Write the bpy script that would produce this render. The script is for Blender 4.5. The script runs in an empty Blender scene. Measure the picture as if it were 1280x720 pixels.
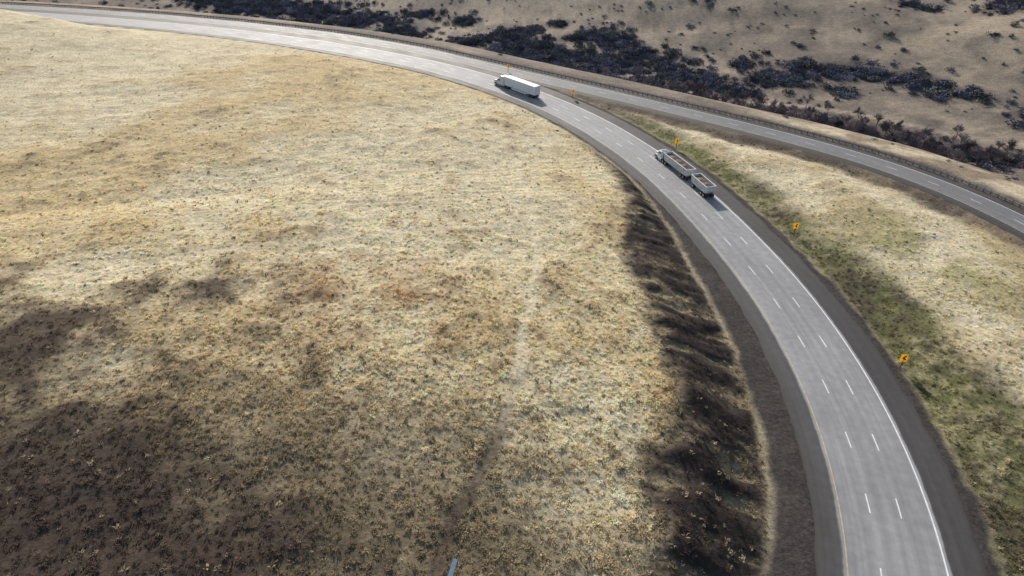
import bpy, bmesh, math, numpy as np, random
from mathutils import Vector, Matrix
random.seed(4); RS=np.random.RandomState(7)
sc=bpy.context.scene
# ------------------------------------------------------------------ helpers
def link(o):
    sc.collection.objects.link(o); return o
def mesh_obj(name,verts,faces,mat=None,smooth_=False,linked=True):
    me=bpy.data.meshes.new(name); me.from_pydata([tuple(v) for v in verts],[],[tuple(f) for f in faces]); me.update()
    if mat: me.materials.append(mat)
    if smooth_: me.polygons.foreach_set('use_smooth',[True]*len(me.polygons))
    o=bpy.data.objects.new(name,me)
    if linked: link(o)
    return o
def mat(name,col,rough=.6,metal=0,var=.15,scale=4.0,spec=.5,coat=0):
    m=bpy.data.materials.new(name); m.use_nodes=True; nt=m.node_tree; b=nt.nodes['Principled BSDF']
    b.inputs['Roughness'].default_value=rough; b.inputs['Metallic'].default_value=metal
    b.inputs['Specular IOR Level'].default_value=spec; b.inputs['Coat Weight'].default_value=coat
    tc=nt.nodes.new('ShaderNodeTexCoord'); n=nt.nodes.new('ShaderNodeTexNoise'); n.inputs['Scale'].default_value=scale; n.inputs['Detail'].default_value=5
    nt.links.new(tc.outputs['Object'],n.inputs['Vector'])
    r=nt.nodes.new('ShaderNodeMapRange'); r.inputs['From Min'].default_value=.3; r.inputs['From Max'].default_value=.7
    r.inputs['To Min'].default_value=1-var; r.inputs['To Max'].default_value=1+var*.4
    nt.links.new(n.outputs['Fac'],r.inputs['Value'])
    v=nt.nodes.new('ShaderNodeVectorMath'); v.operation='SCALE'; v.inputs[0].default_value=col
    nt.links.new(r.outputs['Result'],v.inputs['Scale']); nt.links.new(v.outputs[0],b.inputs['Base Color'])
    return m
# ------------------------------------------------------------------ alignments (metres)
Wp=[(-60,-75),(-22,-45),(10,-15),(32.6,10),(45.2,32),(51.7,48.8),(54.6,60.5),(56.5,71.3),(57.4,82.4),(57.7,93.6),(57.3,105.4),(56,118.3),(53.6,133),(50.5,148.5),(46,166.7),(40,183.6),(30,206),(16.3,228),(0,248.2),(-25.1,271.9),(-57,294.3),(-93,314.5),(-126.3,330),(-157,342.5),(-200,357),(-250,371),(-330,385),(-450,395),(-700,400)]
Gp=[(150,-300),(146,-120),(140,0),(134,70),(128,115),(121.5,144),(114,162),(102.3,179.5),(85.8,196.5),(66.4,213.8),(44,233.1),(17.8,254.5),(-6.3,274.5),(-38,301),(-76.3,325),(-128,349),(-176.4,367),(-222.7,381),(-276,394),(-350,406),(-460,416),(-700,421)]
def smooth(pts,step=1.5,sig=6):
    p=np.array(pts,float);d=np.r_[0,np.cumsum(np.hypot(*np.diff(p,axis=0).T))]
    t=np.arange(0,d[-1],step);q=np.c_[np.interp(t,d,p[:,0]),np.interp(t,d,p[:,1])]
    r=int(sig*4);k=np.exp(-.5*(np.arange(-r,r+1)/sig)**2);k/=k.sum()
    a0=q[0]-(q[1]-q[0])*np.arange(r,0,-1)[:,None];a1=q[-1]+(q[-1]-q[-2])*np.arange(1,r+1)[:,None]
    e=np.vstack([a0,q,a1])
    return np.c_[np.convolve(e[:,0],k,'valid'),np.convolve(e[:,1],k,'valid')]
def tang(c):
    t=np.gradient(c,axis=0);return t/np.hypot(t[:,0],t[:,1])[:,None]
def arcs(c): return np.r_[0,np.cumsum(np.hypot(*np.diff(c,axis=0).T))]
W=smooth(Wp);G=smooth(Gp);WT=tang(W);GT=tang(G)
def sdist(x,y,C,T):
    C=C[::2];T=T[::2]
    sh=x.shape;x=x.ravel();y=y.ravel();s=np.empty(x.size);iy=np.empty(x.size);ia=np.empty(x.size)
    for a in range(0,x.size,20000):
        xx=x[a:a+20000,None];yy=y[a:a+20000,None]
        i=np.argmin((xx-C[:,0])**2+(yy-C[:,1])**2,axis=1)
        dx=xx[:,0]-C[i,0];dy=yy[:,0]-C[i,1];cr=T[i,0]*dy-T[i,1]*dx
        al=T[i,0]*dx+T[i,1]*dy
        dd=np.hypot(dx,dy);s[a:a+20000]=np.where(np.abs(al)<4,cr,np.sign(cr)*dd);iy[a:a+20000]=C[i,1];ia[a:a+20000]=i*3.0+al
    return s.reshape(sh),iy.reshape(sh),ia.reshape(sh)
def ss(a,b,x):
    t=np.clip((x-a)/(b-a),0,1);return t*t*(3-2*t)
def vn(x,y,s,seed):
    T=np.random.RandomState(seed).rand(256,256)
    u=x/s+71.3;v=y/s+37.7;i=np.floor(u).astype(int);j=np.floor(v).astype(int);fx=u-i;fy=v-j
    fx=fx*fx*(3-2*fx);fy=fy*fy*(3-2*fy);i&=255;j&=255;i1=(i+1)&255;j1=(j+1)&255
    return (T[i,j]*(1-fx)+T[i1,j]*fx)*(1-fy)+(T[i,j1]*(1-fx)+T[i1,j1]*fx)*fy
def fbm(x,y,s,seed,o=4):
    r=0;a=1;t=0
    for k in range(o):
        c,sn=math.cos(k*.9),math.sin(k*.9)
        r=r+a*vn(x*c-y*sn,x*sn+y*c,s,seed+k);t+=a;a*=.55;s*=.47
    return r/t
def pdist(x,y,pl):
    d=np.full(x.shape,1e9)
    for (ax,ay),(bx,by) in zip(pl[:-1],pl[1:]):
        L=(bx-ax)**2+(by-ay)**2;t=np.clip(((x-ax)*(bx-ax)+(y-ay)*(by-ay))/L,0,1)
        d=np.minimum(d,np.hypot(x-ax-t*(bx-ax),y-ay-t*(by-ay)))
    return d
def mix(a,b,f):
    a=np.asarray(a,float);b=np.asarray(b,float)
    return a*(1-f[...,None])+b*f[...,None]
def blob(x,y,cx,cy,rx,ry): return np.exp(-(((x-cx)/rx)**2+((y-cy)/ry)**2))
# ------------------------------------------------------------------ bush layout
thick=[(-215,555,26),(-190,540,24),(-163,528,22),(-137,516,22),(-105,490,20),(-73,461,18),(-90,440,12),(-61,502,9),(-32,486,10),(-24,430,13),(-8,440,12),(5,455,12),(12,425,15),(28,402,18),(31,469,8),(45,440,12),(59,431,15),(53,385,18),(70,405,16),(84,383,16),(88,362,15),(100,352,13),(126,377,8),(131,352,12),(143,346,11),(152,366,7),(165,356,10),(176,350,12),(194,340,10),(202,324,9),(217,317,7),(288,415,13),(300,428,14),(244,436,9),(315,420,14),(75,335,10),(60,350,12),(-50,405,12),(-120,455,12),(-150,480,14),(110,335,10),(35,372,12),(10,395,11),(160,330,6),(225,290,8),(240,300,7),(0,415,12),(-30,400,9)]
creek=[(-330,520),(-200,470),(-100,415),(-30,385),(40,350),(96,322),(115,306),(134,288),(152,272),(170,260),(190,250),(213,241),(245,232),(300,205),(380,150)]
track=[(60,352),(100,330),(122,317),(150,302),(170,287),(184,276),(207,264),(240,254),(320,230)]
trailA=[(-14,225),(-10,208),(0,167),(4,135),(5,110),(3,91),(1,79),(-2,65),(-6,51),(-9,35)]
trailB=[(-120,101),(-88,99),(-71,98),(-57,108),(-30,118),(5,128)]
trailC=[(-12,42),(-9,58),(-5,74),(1,88)]
# ------------------------------------------------------------------ terrain
def axis(a,b,fine,lim0,lim1,g=1.03,cap=14):
    c=list(np.arange(a,b,fine));st=fine
    while c[-1]<lim1: st=min(st*g,cap); c.append(c[-1]+st)
    st=fine;l=[a]
    while l[-1]>lim0: st=min(st*g,cap); l.append(l[-1]-st)
    return np.array(l[:0:-1]+c)
ax=axis(-95,75,.6,-1500,1500);ay=axis(38,230,.6,-400,2200)
X,Y=np.meshgrid(ax,ay,indexing='ij')
S,YN,IA=sdist(X,Y,W,WT);GD,YG,_=sdist(X,Y,G,GT)
CS=np.interp(YN,[0,120,150,170,400],[20,19,16,15.4,15.4]);HW=np.interp(YN,[0,60,100,125,150,170,400],[31,33,35.5,32,22.5,18,17.5]);CH=np.interp(YN,[0,100,150,180,400],[5,5,3.2,.8,.4])
HW=HW+(fbm(X,Y,14,3,3)-.5)*6*ss(200,120,YN)
n40=fbm(X,Y,60,11);n12=fbm(X,Y,14,21);n4=fbm(X,Y,4.5,31);n1=fbm(X,Y,1.3,41,3);n150=fbm(X,Y,170,51,4)
inside=S-HW
hill=CH*ss(0,1,(S-CS)/(HW-CS))+7.5*(1-np.exp(-np.maximum(inside,0)/60))
hill+=8.5*ss(-125,-235,X)*ss(0,28,inside)*ss(180,300,Y)
hill+=ss(0,15,inside)*((n40-.5)*2.2+(n12-.5)*1.2)+ss(0,3,S-CS)*((n4-.5)*.5+(n1-.5)*.3)
cutm=ss(0,2,S-CS)*ss(2,-1,inside)
rill=fbm(IA,S*.35,2.6,61,4)
hill+=cutm*((rill-.5)*1.3+(n4-.5)*.7)*ss(190,140,YN)
m=np.minimum(-S-5,GD-13.6)
med=np.where(m>0,1.3*ss(4,20,m)-.5*np.exp(-((m-3)/2.5)**2)*ss(0,1.5,m)+ss(1,6,m)*((n12-.5)*1.6+(n4-.5)*.4+(n1-.5)*.15),0)
Q=-GD
val=-30*ss(2,95,Q)+np.maximum(Q-115,0)*.13*ss(100,260,Q)+.06*np.maximum(Q-300,0)
val+=ss(8,60,Q)*((n40-.5)*5+(n12-.5)*1.2+(n4-.5)*.5)+ss(130,320,Q)*(n150-.5)*24
val-=2.2*np.exp(-(pdist(X,Y,creek)/7)**2)
Z=np.where(S>CS,hill,0)+np.where((S<-5)&(GD>13.6),med,0)
Z=np.where(Q>1.5,val,Z)
road=ss(0,.8,S+4.3)*ss(0,.8,14.6-S);road2=ss(0,.8,GD-1.0)*ss(0,.8,13.0-GD)
Z=Z-.03-.16*np.maximum(road,road2)
verge=(1-ss(0,2,S-CS))*(m<1)*(Q<2)
Z+=verge*(1-np.maximum(road,road2))*(n1-.55)*.05
# --- colours (albedo)
pale=(.60,.52,.35);gold=(.52,.405,.225);olive=(.185,.148,.088);dark=(.062,.045,.037);rust=(.33,.20,.10)
shp=X.shape
C=mix(pale,gold,ss(.42,.7,n40*.6+n12*.4))
goldm=blob(X,Y,-10,250,50,45)+blob(X,Y,18,150,14,40)*.7
C=mix(C,(.50,.375,.185),np.clip(goldm,0,1)*.7*ss(.3,.6,n12))
C=mix(C,(.38,.30,.185),.5*ss(.55,.75,n4))
lo=(92-Y-.25*(X+20))/50+(n12-.5)*1.0+(n4-.5)*.9
ol=ss(0,1,lo)
C=mix(C,olive,ol*.85)
C=mix(C,(.38,.315,.20),ol*.55*ss(.52,.68,n4))
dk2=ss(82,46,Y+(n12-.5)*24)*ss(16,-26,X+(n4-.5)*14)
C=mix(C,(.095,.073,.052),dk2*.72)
rm=np.clip(blob(X,Y,-26,98,15,11)*1.3+blob(X,Y,-18,84,9,8)*.7,0,1)*ss(.3,.6,n12*.5+n4*.5)
C=mix(C,rust,rm*.6)
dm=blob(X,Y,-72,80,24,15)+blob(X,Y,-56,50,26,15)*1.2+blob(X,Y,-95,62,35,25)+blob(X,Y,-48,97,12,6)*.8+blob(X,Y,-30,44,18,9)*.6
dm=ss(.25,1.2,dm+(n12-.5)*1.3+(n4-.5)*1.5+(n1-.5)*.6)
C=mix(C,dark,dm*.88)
ta=pdist(X+(n12-.5)*4,Y,trailA);tb=pdist(X,Y+(n12-.5)*5,trailB);tcc=pdist(X+(n12-.5)*5,Y,trailC)
C=mix(C,(.64,.55,.38),np.exp(-(ta/.75)**2)*.8*ss(48,85,Y)*ss(.2,.5,n12))
C=mix(C,dark,np.exp(-((ta-.3)/.9)**2)*.65*ss(78,62,Y))
C=mix(C,(.62,.53,.37),np.exp(-(tb/.8)**2)*.5)
C=mix(C,(.42,.35,.23),np.exp(-(tcc/.6)**2)*.35)
# cut slope
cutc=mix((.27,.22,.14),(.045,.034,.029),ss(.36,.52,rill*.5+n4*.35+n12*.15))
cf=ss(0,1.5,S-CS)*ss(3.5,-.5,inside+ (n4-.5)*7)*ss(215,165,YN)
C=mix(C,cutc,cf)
# gravel both sides
grav=mix((.046,.040,.038),(.085,.073,.065),n4*.6+n1*.4)
gm=ss(1.2,-.6,S-CS+(n4-.5)*2.2)*ss(1.0,-.8,-S-6.6-(n4-.5)*2.5)
C=mix(C,grav,gm)
# median
mm=((S<-5)&(GD>0)).astype(float)*(1-gm)
strawm=mix((.60,.52,.355),(.45,.36,.22),ss(.4,.65,n12))
bw=np.interp(YN,[0,60,100,150,200,300],[16,14,11,7,5,3])
band=ss(4,-2.5,(-S-6.6)-bw+(n12-.5)*11+(n4-.5)*4)
greenc=mix((.14,.135,.062),(.098,.085,.052),ss(.4,.6,n4))
greenc=mix(greenc,(.15,.165,.05),ss(.47,.65,n40*.5+n12*.5)*.7)
greenc=mix(greenc,(.32,.285,.17),ss(.49,.64,n12*.5+n1*.5)*.65)
medc=mix(strawm,greenc,band)
medc=mix(medc,(.27,.28,.12),blob(X,Y,85,120,16,20)*ss(.4,.6,n12)*.7)
nb=ss(8,2,(GD-13.5)+(n12-.5)*11)
medc=mix(medc,mix((.065,.05,.042),(.17,.13,.09),ss(.45,.62,n4)),nb*.9)
farm=ss(190,225,YN)
medc=mix(medc,mix((.26,.21,.155),(.12,.10,.08),ss(.42,.58,n4*.5+n12*.5)),farm*.85)
C=mix(C,medc,mm)
# outside
vb=mix((.33,.27,.20),(.20,.168,.135),ss(.4,.6,n40*.5+n12*.5))
vb=mix(vb,(.41,.34,.245),ss(.48,.64,n150)*.6)
vb=mix(vb,(.14,.122,.10),ss(.53,.64,n4*.5+n12*.5)*.55)
leftm=ss(-150,-230,X)*ss(140,40,Q)
vb=mix(vb,mix((.42,.32,.22),(.3,.22,.15),n12),leftm)
rs=ss(215,190,YG)*ss(60,35,Q+(n12-.5)*30)
vb=mix(vb,mix((.55,.46,.32),(.28,.22,.155),ss(.42,.6,n12*.6+n4*.4)),rs)
vb=mix(vb,(.10,.085,.075),ss(6,2,Q+(n4-.5)*4))
bd=np.zeros(shp)
for bx,by,r in thick: bd=np.maximum(bd,blob(X,Y,bx,by,r*1.25,r*1.25))
vb=mix(vb,(.11,.095,.09),ss(.2,.6,bd+(n12-.5)*.5)*.8)
vb=mix(vb,(.125,.10,.098),np.exp(-(pdist(X,Y,creek)/(12+9*n12))**2)*.85)
vb=mix(vb,(.43,.35,.26),np.exp(-(pdist(X,Y,track)/2.0)**4)*.85)
C=mix(C,vb,(Q>0).astype(float))
C*=(.86+.28*n1)[...,None]
nx,ny=shp
verts=np.c_[X.ravel(),Y.ravel(),Z.ravel()]
ii,jj=np.meshgrid(np.arange(nx-1),np.arange(ny-1),indexing='ij');a=(ii*ny+jj).ravel()
F=np.c_[a,a+ny,a+ny+1,a+1]
me=bpy.data.meshes.new('terrain');me.vertices.add(len(verts));me.vertices.foreach_set('co',verts.ravel())
me.loops.add(F.size);me.loops.foreach_set('vertex_index',F.ravel());me.polygons.add(len(F))
me.polygons.foreach_set('loop_start',np.arange(0,F.size,4));me.polygons.foreach_set('use_smooth',np.ones(len(F),bool));me.update(calc_edges=True)
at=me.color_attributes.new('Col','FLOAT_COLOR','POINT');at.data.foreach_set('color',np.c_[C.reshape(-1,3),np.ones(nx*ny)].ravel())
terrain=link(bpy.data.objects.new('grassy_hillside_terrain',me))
m_=bpy.data.materials.new('ground');m_.use_nodes=True;nt=m_.node_tree;b=nt.nodes['Principled BSDF'];b.inputs['Roughness'].default_value=.95;b.inputs['Specular IOR Level'].default_value=.1
at=nt.nodes.new('ShaderNodeAttribute');at.attribute_name='Col'
geo=nt.nodes.new('ShaderNodeNewGeometry')
def noise(scale,det,rough=.6):
    n=nt.nodes.new('ShaderNodeTexNoise');n.inputs['Scale'].default_value=scale;n.inputs['Detail'].default_value=det;n.inputs['Roughness'].default_value=rough
    nt.links.new(geo.outputs['Position'],n.inputs['Vector']);return n
na=noise(1.6,6,.7);nb_=noise(.35,6,.65)
mr=nt.nodes.new('ShaderNodeMapRange');mr.inputs['From Min'].default_value=.33;mr.inputs['From Max'].default_value=.67;mr.inputs['To Min'].default_value=.6;mr.inputs['To Max'].default_value=1.35
nt.links.new(na.outputs['Fac'],mr.inputs['Value'])
mr2=nt.nodes.new('ShaderNodeMapRange');mr2.inputs['From Min'].default_value=.33;mr2.inputs['From Max'].default_value=.67;mr2.inputs['To Min'].default_value=.8;mr2.inputs['To Max'].default_value=1.18
nt.links.new(nb_.outputs['Fac'],mr2.inputs['Value'])
mu=nt.nodes.new('ShaderNodeMath');mu.operation='MULTIPLY';nt.links.new(mr.outputs[0],mu.inputs[0]);nt.links.new(mr2.outputs[0],mu.inputs[1])
vm=nt.nodes.new('ShaderNodeVectorMath');vm.operation='SCALE';nt.links.new(at.outputs['Color'],vm.inputs[0]);nt.links.new(mu.outputs[0],vm.inputs['Scale'])
nt.links.new(vm.outputs[0],b.inputs['Base Color'])
bp=nt.nodes.new('ShaderNodeBump');bp.inputs['Strength'].default_value=.7;bp.inputs['Distance'].default_value=.25;nt.links.new(na.outputs['Fac'],bp.inputs['Height']);nt.links.new(bp.outputs[0],b.inputs['Normal'])
me.materials.append(m_)
def gi(A,x,y):
    i=np.clip(np.searchsorted(ax,x)-1,0,nx-2);j=np.clip(np.searchsorted(ay,y)-1,0,ny-2)
    fx=(x-ax[i])/(ax[i+1]-ax[i]);fy=(y-ay[j])/(ay[j+1]-ay[j])
    if A.ndim==3: fx=fx[:,None];fy=fy[:,None]
    return (A[i,j]*(1-fx)+A[i+1,j]*fx)*(1-fy)+(A[i,j+1]*(1-fx)+A[i+1,j+1]*fx)*fy
# ------------------------------------------------------------------ roads
def ribbon(name,Cc,T,offs,z,mt,jit=0.0,seed=1):
    N=np.c_[-T[:,1],T[:,0]];A=arcs(Cc);n=len(Cc);k=len(offs);vs=[];r=np.random.RandomState(seed)
    for c,o in enumerate(offs):
        e=0
        if jit and c in(0,k-1): e=(vn(A,A*0,4,seed+c)-.5)*jit*2+(vn(A,A*0,1.5,seed+9+c)-.5)*jit
        p=Cc+N*(np.full(n,o)+e)[:,None];vs.append(np.c_[p,np.full(n,z if 0<c<k-1 else z-.012)])
    V=np.stack(vs,1).reshape(-1,3)
    fs=[(i*k+j,i*k+j+1,(i+1)*k+j+1,(i+1)*k+j)[::-1] for i in range(n-1) for j in range(k-1)]
    o=mesh_obj(name,V,fs,mt);uv=o.data.uv_layers.new(name='UVMap')
    li=np.empty(len(o.data.loops),int);o.data.loops.foreach_get('vertex_index',li)
    uv.data.foreach_set('uv',np.c_[A[li//k],np.array(offs)[li%k]].ravel());return o
def road_mat(name,stops,wheel,seed):
    m=bpy.data.materials.new(name);m.use_nodes=True;nt=m.node_tree;b=nt.nodes['Principled BSDF']
    uv=nt.nodes.new('ShaderNodeUVMap');sp=nt.nodes.new('ShaderNodeSeparateXYZ');nt.links.new(uv.outputs[0],sp.inputs[0])
    def nz(sx,sy,det,sc_):
        mp=nt.nodes.new('ShaderNodeMapping');mp.inputs['Scale'].default_value=(sx,sy,1);mp.inputs['Location'].default_value=(seed,seed,0);nt.links.new(uv.outputs[0],mp.inputs[0])
        n=nt.nodes.new('ShaderNodeTexNoise');n.inputs['Scale'].default_value=sc_;n.inputs['Detail'].default_value=det;nt.links.new(mp.outputs[0],n.inputs['Vector']);return n.outputs['Fac']
    wob=nz(.3,.3,3,1)
    ad=nt.nodes.new('ShaderNodeMath');ad.operation='MULTIPLY_ADD';nt.links.new(wob,ad.inputs[0]);ad.inputs[1].default_value=.5;nt.links.new(sp.outputs['Y'],ad.inputs[2])
    mr=nt.nodes.new('ShaderNodeMapRange');mr.inputs['From Min'].default_value=-6;mr.inputs['From Max'].default_value=18;nt.links.new(ad.outputs[0],mr.inputs['Value'])
    cr=nt.nodes.new('ShaderNodeValToRGB');el=cr.color_ramp.elements
    while len(el)>1: el.remove(el[-1])
    el[0].position=(stops[0][0]+6.25)/24;el[0].color=(*stops[0][1],1)
    for p,c in stops[1:]:
        e=el.new((p+6.25)/24);e.color=(*c,1)
    nt.links.new(mr.outputs[0],cr.inputs[0])
    def rng(s,a_,b_,lo=.3,hi=.7):
        r=nt.nodes.new('ShaderNodeMapRange');r.inputs['From Min'].default_value=lo;r.inputs['From Max'].default_value=hi;r.inputs['To Min'].default_value=a_;r.inputs['To Max'].default_value=b_;nt.links.new(s,r.inputs['Value']);return r.outputs[0]
    def mul(p,q):
        x=nt.nodes.new('ShaderNodeMath');x.operation='MULTIPLY';nt.links.new(p,x.inputs[0]);nt.links.new(q,x.inputs[1]);return x.outputs[0]
    w=nt.nodes.new('ShaderNodeMath');w.operation='MULTIPLY';nt.links.new(sp.outputs['Y'],w.inputs[0]);w.inputs[1].default_value=2*math.pi/1.85
    c=nt.nodes.new('ShaderNodeMath');c.operation='COSINE';nt.links.new(w.outputs[0],c.inputs[0])
    f=mul(mul(rng(c.outputs[0],1-wheel,1+wheel*.4,-1,1),rng(nz(.02,1.3,4,1),.86,1.1)),mul(rng(nz(.5,.5,6,1.5),.88,1.1),rng(nz(.06,.12,3,1),.88,1.1)))
    v=nt.nodes.new('ShaderNodeVectorMath');v.operation='SCALE';nt.links.new(cr.outputs[0],v.inputs[0]);nt.links.new(f,v.inputs['Scale']);nt.links.new(v.outputs[0],b.inputs['Base Color'])
    nt.links.new(rng(nz(.1,1,4,1),.68,.80),b.inputs['Roughness']);b.inputs['Specular IOR Level'].default_value=.33
    return m
lane=(.295,.293,.29);shd=(.062,.058,.056)
rm1=road_mat('worn_pavement',[(-4.6,(.05,.044,.042)),(-3.8,shd),(-.55,shd),(-.35,lane),(11.45,lane),(11.7,(.085,.082,.08)),(14.3,(.065,.06,.056)),(14.8,(.05,.045,.042))],.05,3)
rm2=road_mat('worn_pavement_b',[(.6,(.06,.055,.05)),(1.4,shd),(3.0,shd),(3.2,(.19,.19,.192)),(10.3,(.18,.18,.182)),(10.5,shd),(13.2,(.05,.045,.042))],.08,9)
ribbon('highway_road',W,WT,[-4.5,-3.5,-.4,3.7,7.4,11.5,14,14.8],.04,rm1,.25,5)
ribbon('opposing_highway_road',G,GT,[.9,1.6,3.1,6.7,10.4,12.6,13.2],.0,rm2,.2,15)
whitep=mat('white_road_paint',(.82,.82,.80),.6,0,.2,1.2,.3);yelp=mat('yellow_road_paint',(.58,.48,.27),.6,0,.35,1.2,.3)
def stripe(name,Cc,T,items,z,mt):
    N=np.c_[-T[:,1],T[:,0]];A=arcs(Cc);vs=[];fs=[]
    def at_(s): return np.array([np.interp(s,A,Cc[:,0]),np.interp(s,A,Cc[:,1])]),np.array([np.interp(s,A,N[:,0]),np.interp(s,A,N[:,1])])
    for o,w,s0,s1 in items:
        n=max(2,int((s1-s0)/1.5)+1);b0=len(vs)
        for s in np.linspace(s0,s1,n):
            p,nn=at_(s)
            for h in(-w/2,w/2):
                q=p+nn*(o+h);vs.append((q[0],q[1],z))
        fs+=[(b0+2*i,b0+2*i+2,b0+2*i+3,b0+2*i+1)[::-1] for i in range(n-1)]
    return mesh_obj(name,vs,fs,mt)
AW=arcs(W);AG=arcs(G);LW=AW[-1];LG=AG[-1]
ph=5.6
it=[(0,.2,0,LW)]
for o in(3.72,7.44):
    it+=[(o,.17,s,s+3.4) for s in np.arange(ph,LW-5,12.2)]
stripe('lane_markings',W,WT,it,.052,whitep)
stripe('yellow_edge_line',W,WT,[(11.15,.13,0,LW)],.052,yelp)
it=[(3.2,.16,0,LG)]+[(6.8,.14,s,s+3.2) for s in np.arange(1,LG-5,12.2)]
stripe('opposing_lane_markings',G,GT,it,.012,whitep)
stripe('opposing_yellow_edge_line',G,GT,[(10.3,.15,0,LG)],.012,yelp)
# guardrail
steel=mat('galvanised_steel',(.36,.36,.37),.45,.6,.25,1.5);wood=mat('weathered_wood',(.10,.08,.065),.85,0,.3,3)
gr=bpy.data.objects.new('guardrail',None);link(gr)
i0=150;i1=len(G)-20
N=np.c_[-GT[:,1],GT[:,0]]
prof=[(0,.50),(.07,.56),(.0,.62),(.0,.68),(.07,.76),(0,.84)]
vs=[];k=len(prof)
for i in range(i0,i1):
    for o,z in prof: p=G[i]+N[i]*(o+.1);vs.append((p[0],p[1],z))
n=i1-i0
o=mesh_obj('w_beam',vs,[(i*k+j,i*k+j+1,(i+1)*k+j+1,(i+1)*k+j) for i in range(n-1) for j in range(k-1)],steel);o.parent=gr
vs=[];fs=[]
for s in np.arange(AG[i0],AG[i1],1.905):
    x=np.interp(s,AG,G[:,0]);y=np.interp(s,AG,G[:,1]);b0=len(vs)
    for z in(-.5,.95):
        for dx,dy in((-.1,-.11),(.1,-.11),(.1,.11),(-.1,.11)): vs.append((x+dx,y+dy,z))
    fs+=[(b0,b0+1,b0+5,b0+4),(b0+1,b0+2,b0+6,b0+5),(b0+2,b0+3,b0+7,b0+6),(b0+3,b0,b0+4,b0+7),(b0+4,b0+5,b0+6,b0+7)]
o=mesh_obj('posts',vs,fs,wood);o.parent=gr
# ------------------------------------------------------------------ instancing
def plant_mat(name,trans,rough=.8):
    m=bpy.data.materials.new(name);m.use_nodes=True;nt=m.node_tree;nt.nodes.remove(nt.nodes['Principled BSDF']);out=nt.nodes['Material Output']
    a=nt.nodes.new('ShaderNodeAttribute');a.attribute_type='INSTANCER';a.attribute_name='tint'
    g=nt.nodes.new('ShaderNodeNewGeometry');r=nt.nodes.new('ShaderNodeMapRange');r.inputs['To Min'].default_value=.7;r.inputs['To Max'].default_value=1.3;nt.links.new(g.outputs['Random Per Island'],r.inputs['Value'])
    v=nt.nodes.new('ShaderNodeVectorMath');v.operation='SCALE';nt.links.new(a.outputs['Color'],v.inputs[0]);nt.links.new(r.outputs[0],v.inputs['Scale'])
    d=nt.nodes.new('ShaderNodeBsdfDiffuse');nt.links.new(v.outputs[0],d.inputs[0])
    if trans:
        t=nt.nodes.new('ShaderNodeBsdfTranslucent');x=nt.nodes.new('ShaderNodeMixShader');x.inputs[0].default_value=trans
        nt.links.new(v.outputs[0],t.inputs[0]);nt.links.new(d.outputs[0],x.inputs[1]);nt.links.new(t.outputs[0],x.inputs[2]);nt.links.new(x.outputs[0],out.inputs[0])
    else: nt.links.new(d.outputs[0],out.inputs[0])
    return m
def scatter(name,objs,P,rot,scl,tint):
    col=bpy.data.collections.new(name+'_kinds')
    for o in objs: col.objects.link(o)
    me=bpy.data.meshes.new(name);me.vertices.add(len(P));me.vertices.foreach_set('co',P.astype(float).ravel())
    def add(n,t,v,key):
        a=me.attributes.new(n,t,'POINT');a.data.foreach_set(key,np.ascontiguousarray(v,float).ravel())
    add('rot','FLOAT_VECTOR',rot,'vector');add('scl','FLOAT_VECTOR',scl,'vector');add('tint','FLOAT_COLOR',np.c_[tint,np.ones(len(P))],'color')
    me.update();ob=link(bpy.data.objects.new(name,me))
    ng=bpy.data.node_groups.new(name,'GeometryNodeTree');ng.interface.new_socket('Geometry',in_out='INPUT',socket_type='NodeSocketGeometry');ng.interface.new_socket('Geometry',in_out='OUTPUT',socket_type='NodeSocketGeometry')
    gin=ng.nodes.new('NodeGroupInput');go=ng.nodes.new('NodeGroupOutput');ip=ng.nodes.new('GeometryNodeInstanceOnPoints');ci=ng.nodes.new('GeometryNodeCollectionInfo')
    ci.inputs['Collection'].default_value=col;ci.inputs['Separate Children'].default_value=True;ci.inputs['Reset Children'].default_value=True
    ip.inputs['Pick Instance'].default_value=True
    rv=ng.nodes.new('FunctionNodeRandomValue');rv.data_type='INT';rv.inputs[4].default_value=0;rv.inputs[5].default_value=len(objs)-1
    def na(n):
        q=ng.nodes.new('GeometryNodeInputNamedAttribute');q.data_type='FLOAT_VECTOR';q.inputs['Name'].default_value=n;return q.outputs['Attribute']
    L=ng.links.new
    L(gin.outputs[0],ip.inputs['Points']);L(ci.outputs[0],ip.inputs['Instance']);L(rv.outputs[2],ip.inputs['Instance Index']);L(na('rot'),ip.inputs['Rotation']);L(na('scl'),ip.inputs['Scale']);L(ip.outputs[0],go.inputs[0])
    md=ob.modifiers.new('scatter','NODES');md.node_group=ng;return ob
gm_=plant_mat('dry_grass',.4)
def tuft(i,n,R,h,w):
    r=random.Random(i);vs=[];fs=[]
    for _ in range(n):
        a=r.uniform(0,6.28);d=R*math.sqrt(r.random())*.6;x=d*math.cos(a);y=d*math.sin(a);b=r.uniform(0,6.28);hh=h*r.uniform(.45,1.1);l=hh*r.uniform(.5,1.5)
        dx,dy=math.cos(b),math.sin(b);px,py=-dy*w/2*r.uniform(.7,1.4),dx*w/2*r.uniform(.7,1.4);k=len(vs)
        vs+=[(x-px,y-py,-.08),(x+px,y+py,-.08),(x+px+dx*l*.4,y+py+dy*l*.4,hh*.7),(x-px+dx*l*.4,y-py+dy*l*.4,hh*.7),(x+dx*l,y+dy*l,hh*.8)]
        fs+=[(k,k+1,k+2,k+3),(k+3,k+2,k+4)]
    return mesh_obj('grass_tuft_kind',vs,fs,gm_,linked=False)
tufts=[tuft(i,12,.5,.28,.085) for i in range(5)]
n=370000
px=RS.uniform(-190,112,n);py=RS.uniform(36,300,n)
dist=np.hypot(np.hypot(px,py),68)
vis=(np.abs(px)<(.80*py*.95+30))
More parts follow.
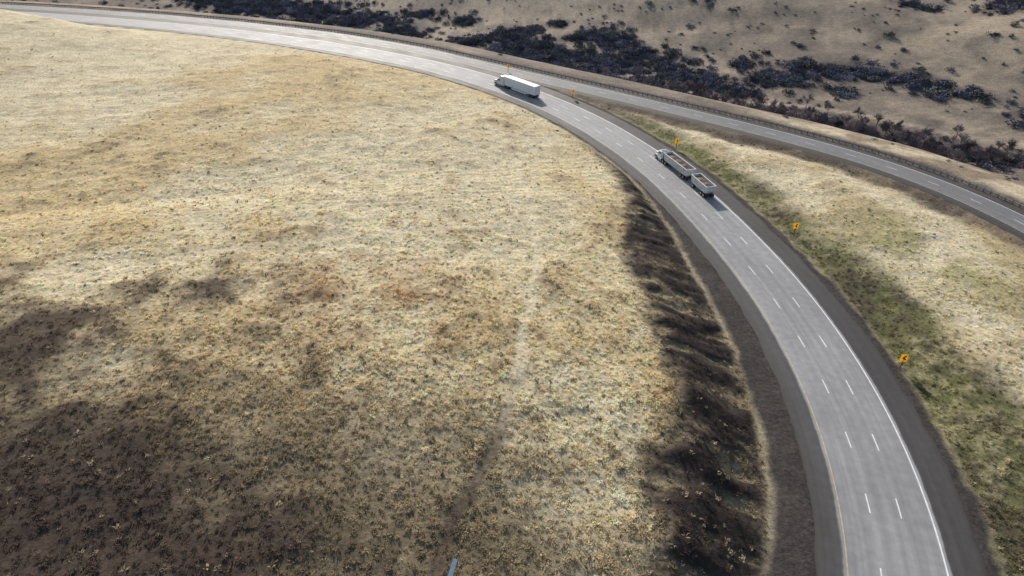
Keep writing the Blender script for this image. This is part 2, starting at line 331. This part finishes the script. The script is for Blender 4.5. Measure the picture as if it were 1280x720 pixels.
keep=vis&(RS.rand(n)<np.clip((100/dist)**3.2,0,1))
px=px[keep];py=py[keep]
s_=gi(S,px,py);cs_=gi(CS,px,py);g_=gi(GD,px,py);n4_=gi(n4,px,py);n1_=gi(n1,px,py);cf_=gi(cf,px,py);dm_=np.clip(gi(dm,px,py)+.5*gi(dk2,px,py),0,1);col_=gi(C,px,py);ol_=gi(ol,px,py)
tt=np.minimum(gi(ta,px,py),gi(tb,px,py))
ok=((s_>cs_+.8)&((cf_<.5)|(col_[:,0]>.15)|(RS.rand(len(px))<.25))&(RS.rand(len(px))<1-.35*dm_))|((s_<-7)&(g_>15))
ok&=RS.rand(len(px))<(.35+.9*n1_);ok&=(tt>.8)|(RS.rand(len(px))<.15)
px=px[ok];py=py[ok];n4_=n4_[ok];col_=col_[ok];k=len(px);dm_=dm_[ok];ol_=ol_[ok]
P=np.c_[px,py,gi(Z,px,py)]
rot=np.c_[RS.normal(0,.12,k),RS.normal(0,.12,k),RS.uniform(0,6.28,k)]
sz=RS.uniform(.5,1.2,k)*(.75+.5*n4_);scl=np.c_[sz,sz,sz*RS.uniform(.6,1.15,k)]
br=RS.lognormal(0,.3,k)
tint=col_*br[:,None]*np.array((1.55,1.50,1.42))+.01
pl=(RS.rand(k)<.26*ol_*(1-.8*dm_))
tint[pl]=np.array((.44,.37,.24))*RS.lognormal(0,.22,pl.sum())[:,None]
dkk=RS.rand(k)<.05
tint[dkk]=np.array((.12,.092,.06))*RS.lognormal(0,.2,dkk.sum())[:,None]
tint=np.clip(tint,0,.82)
scatter('dry_grass',tufts,P,rot,scl,tint);ngrass=k
# shrubs
bm_=plant_mat('shrub_foliage',0)
def bush(i,n=190,R=2.2,H=1.7):
    r=random.Random(100+i);vs=[];fs=[];lobes=[(r.uniform(-.6,.6)*R,r.uniform(-.6,.6)*R,r.uniform(.4,.7)*R,r.uniform(.5,1.1)*H) for _ in range(5)]
    for _ in range(n):
        lx,ly,lr,lh=r.choice(lobes);a=r.uniform(0,6.28);e=math.asin(r.random());q=r.uniform(.5,1.15)
        c=Vector((lx+lr*q*math.cos(a)*math.cos(e),ly+lr*q*math.sin(a)*math.cos(e),lh*q*math.sin(e)+.1));s=r.uniform(.14,.34)
        u=Vector((r.gauss(0,1),r.gauss(0,1),r.gauss(0,.6))).normalized();w=u.orthogonal().normalized();k=len(vs)
        vs+=[c-u*s,c+w*s*.6,c+u*s,c-w*s*.7];fs.append((k,k+1,k+2,k+3))
    for _ in range(14):
        a=r.uniform(0,6.28);d=r.uniform(.3,.9)*R;k=len(vs);t=Vector((d*math.cos(a),d*math.sin(a),H*r.uniform(.5,1)));vs+=[(-.04,0,-.3),(.04,0,-.3),t];fs.append((k,k+1,k+2))
    return mesh_obj('shrub_kind',vs,fs,bm_,linked=False)
bushes=[bush(i) for i in range(6)]
bp_=[]
for bx,by,r in thick:
    c=int(r*r*.36)
    for _ in range(c):
        a=RS.uniform(0,6.28);d=r*abs(RS.normal(0,.66));bp_.append((bx+d*math.cos(a)*1.2,by+d*math.sin(a),RS.uniform(.7,1.9)))
cr_=np.array(creek,float);cl=smooth(creek,2,4)
for p in cl:
    for _ in range(5): bp_.append((p[0]+RS.normal(0,7),p[1]+RS.normal(0,7),RS.uniform(.6,1.4)))
cand=np.c_[RS.uniform(-500,650,26000),RS.uniform(150,1000,26000)]
q=-gi(GD,cand[:,0],cand[:,1]);f=gi(n150,cand[:,0],cand[:,1]);f2=gi(n12,cand[:,0],cand[:,1]);f4=gi(n40,cand[:,0],cand[:,1])
pr=.022+.6*ss(.53,.62,f*.4+f4*.6)*ss(.44,.6,f2)
kk=(q>28)&(RS.rand(len(q))<pr)&(pdist(cand[:,0],cand[:,1],track)>5)
for x,y in cand[kk]: bp_.append((x,y,RS.uniform(.5,1.6)))
cand=np.c_[RS.uniform(-300,420,16000),RS.uniform(150,620,16000)]
q=-gi(GD,cand[:,0],cand[:,1]);f2=gi(n12,cand[:,0],cand[:,1]);kk=(q>12)&(RS.rand(len(q))<.2*ss(.4,.7,f2))
for x,y in cand[kk]: bp_.append((x,y,RS.uniform(.25,.7)))
B=np.array(bp_);q=gi(GD,B[:,0],B[:,1]);B=B[(q<-8)&(pdist(B[:,0],B[:,1],track)>2.5)];k=len(B)
P=np.c_[B[:,0],B[:,1],gi(Z,B[:,0],B[:,1])];sz=B[:,2]
hazed_tint=np.array([(.15,.142,.18),(.165,.15,.155),(.14,.145,.13),(.13,.13,.16)])[RS.randint(0,4,k)]*RS.lognormal(0,.25,k)[:,None]*1.1  # purple-grey shrub colour, lightened and blued to paint in distance haze
scatter('shrub_thicket',bushes,P,np.c_[np.zeros((k,2)),RS.uniform(0,6.28,k)],np.c_[sz,sz*RS.uniform(.8,1.2,k),sz*RS.uniform(.7,1.1,k)],hazed_tint)
# bare creek trees
def tree(i):
    r=random.Random(500+i);vs=[];fs=[]
    def seg(a,b_,ra,rb):
        d=(b_-a).normalized();u=d.orthogonal().normalized();w=d.cross(u);k=len(vs)
        for c,rr in((a,ra),(b_,rb)):
            for t in range(4): vs.append(c+(u*math.cos(t*1.5708)+w*math.sin(t*1.5708))*rr)
        for t in range(4): fs.append((k+t,k+(t+1)%4,k+4+(t+1)%4,k+4+t))
    def grow(a,d,L,ra,lv):
        b_=a+d*L;seg(a,b_,ra,ra*.6)
        if lv==0:
            for _ in range(7):
                dd=(d+Vector((r.gauss(0,.6),r.gauss(0,.6),r.gauss(.1,.5)))).normalized();c=a+d*L*r.random();w=dd.orthogonal().normalized()*.05;k=len(vs);vs.extend([c-w,c+w,c+dd*r.uniform(.6,1.2)]);fs.append((k,k+1,k+2))
            return
        for _ in range(4 if lv<3 else 5):
            dd=(d+Vector((r.gauss(0,.5),r.gauss(0,.5),r.gauss(.15,.25)))).normalized();grow(a+d*L*r.uniform(.45,1),dd,L*r.uniform(.6,.8),ra*.5,lv-1)
    grow(Vector((0,0,-.4)),Vector((r.gauss(0,.08),r.gauss(0,.08),1)).normalized(),2.6,.17,3)
    return mesh_obj('bare_tree_kind',vs,fs,bm_,linked=False)
trees=[tree(i) for i in range(4)]
tp=[]
for p in cl:
    for _ in range(3):
        if RS.rand()<.6: tp.append((p[0]+RS.normal(0,7),p[1]+RS.normal(0,7)))
tp=np.array(tp);kk=(gi(GD,tp[:,0],tp[:,1])<-30);tp=tp[kk];k=len(tp);sz=RS.uniform(.6,1.35,k)
scatter('bare_creek_trees',trees,np.c_[tp,gi(Z,tp[:,0],tp[:,1])],np.c_[np.zeros((k,2)),RS.uniform(0,6.28,k)],np.c_[sz,sz,sz],np.array((.24,.20,.205))*RS.lognormal(0,.25,k)[:,None])
# ------------------------------------------------------------------ vehicle kit
white=mat('white_truck_paint',(.82,.82,.80),.35,0,.08,1.0,coat=.3);cream=mat('cream_truck_paint',(.80,.77,.69),.35,0,.08,1.0,coat=.3)
trl=mat('trailer_skin',(.80,.81,.82),.45,0,.1,.6);glass=mat('dark_glass',(.02,.025,.03),.08,0,.05);rubber=mat('tyre_rubber',(.025,.025,.025),.85,0,.2)
chrome=mat('polished_metal',(.6,.6,.6),.2,.9,.1);black=mat('black_chassis',(.03,.03,.03),.6,0,.2);red=mat('red_lamp',(.5,.02,.02),.3);amber=mat('amber_lamp',(.7,.3,.03),.3)
tub=mat('dump_body_paint',(.66,.65,.61),.5,0,.3,1.2);load=mat('gravel_load',(.18,.125,.09),.95,0,.5,3)
class Unit:
    def __init__(s,root,M): s.root=root;s.M=M
    def add(s,name,vs,fs,mt,bev=0,sm=False):
        o=mesh_obj(name,vs,fs,mt,sm);bm=bmesh.new();bm.from_mesh(o.data);bmesh.ops.recalc_face_normals(bm,faces=bm.faces)
        if bev: bmesh.ops.bevel(bm,geom=list(bm.edges),offset=bev,segments=2,affect='EDGES',profile=.6)
        bm.to_mesh(o.data);bm.free();o.parent=s.root;o.matrix_parent_inverse=s.root.matrix_basis.inverted();o.matrix_basis=s.M;return o
    def box(s,name,x0,x1,y0,y1,z0,z1,mt,bev=0):
        v=[(x,y,z) for x in(x0,x1) for y in(y0,y1) for z in(z0,z1)]
        return s.add(name,v,[(0,1,3,2),(4,6,7,5),(0,4,5,1),(2,3,7,6),(0,2,6,4),(1,5,7,3)],mt,bev)
    def prism(s,name,pr,y0,y1,mt,bev=0,tap=None):
        n=len(pr);tp=tap or [1]*n
        v=[(x,y0*t,z) for (x,z),t in zip(pr,tp)]+[(x,y1*t,z) for (x,z),t in zip(pr,tp)]
        return s.add(name,v,[tuple(range(n)),tuple(range(2*n-1,n-1,-1))]+[(i,(i+1)%n,n+(i+1)%n,n+i) for i in range(n)],mt,bev)
    def cyl(s,name,c,r,l,axis_,mt,n=20,bev=0):
        v=[]
        for h in(-l/2,l/2):
            for i in range(n):
                a=6.28318*i/n;ca,sa=r*math.cos(a),r*math.sin(a)
                v.append({'y':(c[0]+ca,c[1]+h,c[2]+sa),'x':(c[0]+h,c[1]+ca,c[2]+sa),'z':(c[0]+ca,c[1]+sa,c[2]+h)}[axis_])
        return s.add(name,v,[tuple(range(n)),tuple(range(2*n-1,n-1,-1))]+[(i,(i+1)%n,n+(i+1)%n,n+i) for i in range(n)],mt,bev)
    def wheel(s,x,dual=True,r=.51):
        for sd in(-1,1):
            ys=[1.08,.76] if dual else [1.05]
            for y in ys: s.cyl('tyre',(x,sd*y,r),r,.27,'y',rubber,24,.03)
            s.cyl('rim',(x,sd*(ys[0]+.06),r),.28,.17,'y',chrome,16)
            s.cyl('hub',(x,sd*(ys[0]+.09),r),.1,.17,'y',black,10)
def curvepos(a,off):
    x=np.interp(a,AW,W[:,0]);y=np.interp(a,AW,W[:,1]);tx=np.interp(a,AW,WT[:,0]);ty=np.interp(a,AW,WT[:,1])
    return Vector((x-ty*off,y+tx*off,.04))
def frame(a,off,x0,x1):
    p0=curvepos(a+x0,off);p1=curvepos(a+x1,off);d=(p0-p1).normalized();h=math.atan2(d.y,d.x)
    return Matrix.Translation(p0-d*x0)@Matrix.Rotation(h,4,'Z')
def tractor(u,paint,sleeper):
    end=-5.4 if sleeper else -4.1
    u.prism('hood',[(0.0,.75),(0.0,1.45),(-.25,1.78),(-2.05,2.1),(-2.05,.75)],-1,1,paint,.06,[.82,.82,.85,1,1])
    for sd in(-1,1):
        u.prism('fender',[(-.15,.8),(-.35,1.2),(-.8,1.38),(-1.6,1.38),(-2.0,1.1),(-2.15,.75),(-1.85,.75),(-1.6,1.1),(-.8,1.1),(-.55,.8)],sd*.85,sd*1.24,paint,.02)
        u.box('headlight',-.16,.0,sd*.86,sd*1.16,.95,1.15,chrome,.02)
        u.box('step',-2.3,-4.0,sd*.95,sd*1.22,.38,.5,chrome,.01)
        u.cyl('fuel_tank',(-3.2,sd*.98,.78),.31,1.5,'x',chrome,16,.03)
        u.box('mirror',-2.25,-2.38,sd*1.36,sd*1.5,1.9,2.5,black,.02);u.box('mirror_arm',-2.27,-2.33,sd*1.14,sd*1.38,2.3,2.34,black)
        u.box('side_window',-2.62,-3.35,sd*1.165,sd*1.18,2.0,2.58,glass)
        u.cyl('exhaust_stack',(end-.18,sd*1.0,2.4),.075,2.9,'z',chrome,12)
    u.prism('cab',[(-2.0,.65),(-2.0,2.08),(-2.45,2.78),(-3.65,2.86),(-3.65,.65)],-1.16,1.16,paint,.05)
    u.prism('windshield',[(-1.985,2.14),(-2.37,2.72),(-2.40,2.72),(-2.1,2.1)],-1.0,1.0,glass)
    u.box('visor',-2.15,-2.5,-1.08,1.08,2.76,2.81,paint,.01)
    if sleeper:
        u.prism('sleeper',[(-3.6,.65),(-3.6,2.9),(-3.7,3.0),(-5.4,3.0),(-5.4,.65)],-1.2,1.2,paint,.05)
        u.prism('roof_fairing',[(-2.55,2.82),(-3.0,3.4),(-3.7,3.8),(-5.35,3.95),(-5.35,2.95)],-1.1,1.1,paint,.08,[.9,.9,.95,1,1])
    else:
        u.prism('air_deflector',[(-2.7,2.86),(-3.55,3.25),(-3.6,2.86)],-.9,.9,paint,.03);u.box('headache_rack',-4.05,-4.13,-1,1,.9,2.7,chrome)
        u.box('cab_back',-3.66,-4.0,-1.0,1.0,.8,2.5,paint,.05)
    u.box('grille',.02,-.1,-.55,.55,.78,1.5,black,.01);u.box('bumper',.18,-.1,-1.2,1.2,.35,.72,chrome,.04)
    for i in range(5): u.box('grille_bar',.035,0.02,-.5,.5,.84+i*.13,.87+i*.13,chrome)
    rear=end-2.2
    u.box('frame_rail',-2.5,rear,.32,.44,.72,.98,black);u.box('frame_rail',-2.5,rear,-.44,-.32,.72,.98,black)
    u.box('deck_plate',end-.05,end-.7,-.55,.55,.99,1.03,chrome);u.cyl('fifth_wheel',(end-1.25,0,1.06),.5,.1,'z',black)
    u.wheel(-1.2,False);u.wheel(end-.65);u.wheel(end-1.95)
    for sd in(-1,1): u.box('mudflap',rear-.35,rear-.38,sd*.6,sd*1.22,.2,.95,black)
    for y in(-.6,-.3,0,.3,.6): u.box('marker_lamp',-2.6,-2.72,y-.05,y+.05,2.87,2.92,amber)
def near_arc(x,y): i=np.argmin((W[:,0]-x)**2+(W[:,1]-y)**2);return AW[i]
semi=bpy.data.objects.new('semi_truck',None);link(semi)
a=near_arc(0,248)+2.6;off=5.6
semi.location=curvepos(a,off);semi.rotation_euler=(0,0,0)
bpy.context.view_layer.update()
u=Unit(semi,frame(a,off,-1.2,-6.6));tractor(u,cream,True)
v=Unit(semi,frame(a,off,-6.6,-20))
v.box('trailer_box',-6.1,-22.2,-1.29,1.29,1.2,4.08,trl,.03)
v.box('bottom_rail',-6.15,-22.22,-1.305,1.305,1.1,1.2,chrome,.005)
for sd in(-1,1):
    v.box('top_rail',-6.12,-22.2,sd*1.27,sd*1.31,3.98,4.09,chrome)
    for i in range(26): v.box('side_post',-6.6-i*.6,-6.64-i*.6,sd*1.289,sd*1.305,1.22,3.96,trl)
    v.box('landing_gear',-8.4,-8.55,sd*.7,sd*.85,.15,1.1,black);v.box('side_skirt',-10,-17.8,sd*1.2,sd*1.23,.45,1.1,trl)
    v.box('mudflap',-21.7,-21.73,sd*.6,sd*1.2,.2,1.0,black)
    v.box('door_panel',-22.205,-22.225,sd*.02,sd*1.22,1.3,3.95,trl);v.box('tail_lamp',-22.22,-22.26,sd*.75,sd*1.15,1.12,1.19,red)
    for y in(.35,.8): v.cyl('door_rod',(-22.25,sd*y,2.6),.02,2.6,'z',chrome,8)
for i in range(13): v.box('roof_bow',-7.0-i*1.2,-7.05-i*1.2,-1.26,1.26,4.08,4.088,trl)
v.box('rear_bumper',-22.0,-22.1,-1.1,1.1,.45,.57,black);v.box('bogie_frame',-18.6,-21.7,-.5,.5,.7,1.08,black)
v.wheel(-19.4);v.wheel(-20.7)
dump=bpy.data.objects.new('double_trailer_dump_truck',None);link(dump)
a=near_arc(41.8,180.6)-2;off=1.9
dump.location=curvepos(a,off);bpy.context.view_layer.update()
u=Unit(dump,frame(a,off,-1.2,-5.5));tractor(u,white,False)
def tubbody(u,x0,x1,nm):
    zt,zb=3.05,1.25;w=1.27;n=14;t=.08;L=x0-x1
    out=[(x0,zt),(x0-.35,zb+.25),(x0-.9,zb),(x1+.9,zb),(x1+.1,zb+.3),(x1,zt)]
    for sd in(-1,1):
        u.prism(nm+'_side',out,sd*(w-t),sd*w,tub,.01)
        for i in range(int(L/.85)):
            xx=x0-.55-i*.85
            if xx>x1+.5: u.box('stake_rib',xx,xx-.1,sd*w,sd*(w+.06),zb+.15,zt-.06,tub)
        u.box('top_rim',x0+.04,x1-.04,sd*(w-.1),sd*(w+.07),zt-.04,zt+.08,white,.015)
    u.prism('front_wall',[(x0,zt),(x0-.35,zb+.25),(x0-.43,zb+.25),(x0-.09,zt)],-w+t,w-t,tub)
    u.prism('tailgate',[(x1,zt),(x1+.1,zb+.3),(x1+.18,zb+.3),(x1+.09,zt)],-w+t,w-t,tub)
    u.box('rim_front',x0+.04,x0-.1,-w+.1,w-.1,zt-.04,zt+.08,white,.015);u.box('rim_rear',x1-.04,x1+.1,-w+.1,w-.1,zt-.04,zt+.08,white,.015)
    u.box('floor',x0-.5,x1+.3,-w+t,w-t,zb,zb+.08,tub)
    r=random.Random(int(L*10));vs=[];N1=int(L/.25);N2=9
    for i in range(N1+1):
        for j in range(N2+1):
            xx=x0-.12-(L-.24)*i/N1;yy=(-1+2*j/N2)*(w-t-.01);e=1-abs(2*j/N2-1)**2.5;e2=min(1,4*min(i,N1-i)/N1)
            vs.append((xx,yy,zt-.5+.42*e*e2*(.75+.25*math.sin(xx*2.1))+r.uniform(-.05,.05)))
    u.add('gravel_load',vs,[(i*(N2+1)+j,i*(N2+1)+j+1,(i+1)*(N2+1)+j+1,(i+1)*(N2+1)+j) for i in range(N1) for j in range(N2)],load)
    u.box('chassis',x0-.6,x1+.1,-.45,.45,.85,1.24,black)
    for sd in(-1,1): u.box('tail_lamp',x1+.02,x1-.04,sd*.8,sd*1.1,1.0,1.12,red);u.box('mudflap',x1+.1,x1+.07,sd*.6,sd*1.2,.2,1.0,black)
v=Unit(dump,frame(a,off,-5.3,-15.5));tubbody(v,-5.0,-17.3,'trailer_body')
for x in(-14.3,-15.6): v.wheel(x)
v.box('landing_gear',-8,-8.15,.6,.75,.2,1.1,black);v.box('landing_gear',-8,-8.15,-.75,-.6,.2,1.1,black)
v.box('drawbar',-17.0,-20.3,-.1,.1,.75,.9,black)
v=Unit(dump,frame(a,off,-20,-27.5));tubbody(v,-20.1,-28,'pup_trailer_body')
for x in(-21.3,-25.6,-26.9): v.wheel(x)
# ------------------------------------------------------------------ signs
bsign=mat('black_sign_ink',(.02,.02,.02),.5);alu=mat('sign_back_metal',(.4,.4,.4),.4,.6)
ysign=bpy.data.materials.new('yellow_sign_sheeting');ysign.use_nodes=True;nt=ysign.node_tree;nt.nodes.remove(nt.nodes['Principled BSDF'])
d=nt.nodes.new('ShaderNodeBsdfDiffuse');t=nt.nodes.new('ShaderNodeBsdfTranslucent');x=nt.nodes.new('ShaderNodeMixShader');nn_=nt.nodes.new('ShaderNodeTexNoise');rr_=nt.nodes.new('ShaderNodeValToRGB')
rr_.color_ramp.elements[0].color=(.9,.58,.02,1);rr_.color_ramp.elements[1].color=(1,.70,.04,1);nt.links.new(nn_.outputs[0],rr_.inputs[0])
for q in(d,t): nt.links.new(rr_.outputs[0],q.inputs[0])
x.inputs[0].default_value=.5;nt.links.new(d.outputs[0],x.inputs[1]);nt.links.new(t.outputs[0],x.inputs[2]);nt.links.new(x.outputs[0],nt.nodes['Material Output'].inputs[0])  # translucent half added so the shaded panel face glows with sun behind
def chevron(x,y):
    z=float(gi(Z,np.array([x]),np.array([y]))[0])
    i=np.argmin((W[:,0]-x)**2+(W[:,1]-y)**2);t=WT[i];h=math.atan2(-t[1],-t[0])
    root=link(bpy.data.objects.new('curve_warning_sign',None));root.location=(x,y,z);root.rotation_euler=(0,0,h)
    bpy.context.view_layer.update()
    u=Unit(root,Matrix.Translation((x,y,z))@Matrix.Rotation(h,4,'Z'))
    u.box('post',-.06,.05,-.06,.06,-.4,2.9,wood)
    u.box('panel',.055,.065,-.58,.58,1.6,3.0,ysign)
    d=.07;cv=[(-.36,1.75),(.32,2.3),(-.36,2.85),(-.36,2.55),(-.08,2.3),(-.36,2.05)]
    u.add('chevron',[(d,-p,q) for p,q in cv],[(0,1,4,5),(1,2,3,4)],bsign)
for x,y in [(63.8,87),(62.3,133),(46.5,184),(20.5,229),(-1.5,261)]: chevron(x,y)
z=float(gi(Z,np.array([-6.7]),np.array([43.2]))[0])
root=link(bpy.data.objects.new('metal_marker_post',None));root.location=(-6.7,43.2,z)
bpy.context.view_layer.update()
u=Unit(root,Matrix.Translation((-6.7,43.2,z))@Matrix.Rotation(math.radians(24),4,'Y')@Matrix.Rotation(math.radians(-38),4,'X'))
pale_m=mat('pale_painted_metal',(.68,.78,.82),.4,.1,.15)
u.box('post',-.05,.05,-.03,.03,-.4,1.2,steel);u.box('marker_panel',-.24,.24,-.055,-.033,.4,2.4,pale_m,.01)
# ------------------------------------------------------------------ light / camera
sd=Vector((.24,-1,-.47)).normalized()
sl=bpy.data.lights.new('sun','SUN');sl.energy=5.0;sl.angle=math.radians(.5);sl.color=(1,.94,.86);so=link(bpy.data.objects.new('sun',sl));so.rotation_euler=sd.to_track_quat('-Z','Y').to_euler()
w=bpy.data.worlds.new('World');sc.world=w;w.use_nodes=True;nt=w.node_tree;sk=nt.nodes.new('ShaderNodeTexSky');sk.sky_type='NISHITA';sk.sun_disc=False
sk.sun_elevation=math.asin(-sd.z);sk.sun_rotation=math.atan2(-sd.x,-sd.y);sk.dust_density=2.0
nt.links.new(sk.outputs[0],nt.nodes['Background'].inputs[0]);nt.nodes['Background'].inputs[1].default_value=.14
cd=bpy.data.cameras.new('cam');cd.lens=24;cd.sensor_width=36;cd.clip_end=6000;cd.clip_start=.5
cam=link(bpy.data.objects.new('camera',cd));cam.location=(0,0,72);cam.rotation_euler=(math.radians(57),0,0);sc.camera=cam
sc.view_settings.view_transform='Standard';sc.view_settings.look='None';sc.view_settings.exposure=0
print('grass',ngrass,'bush',len(B),'grid',shp)
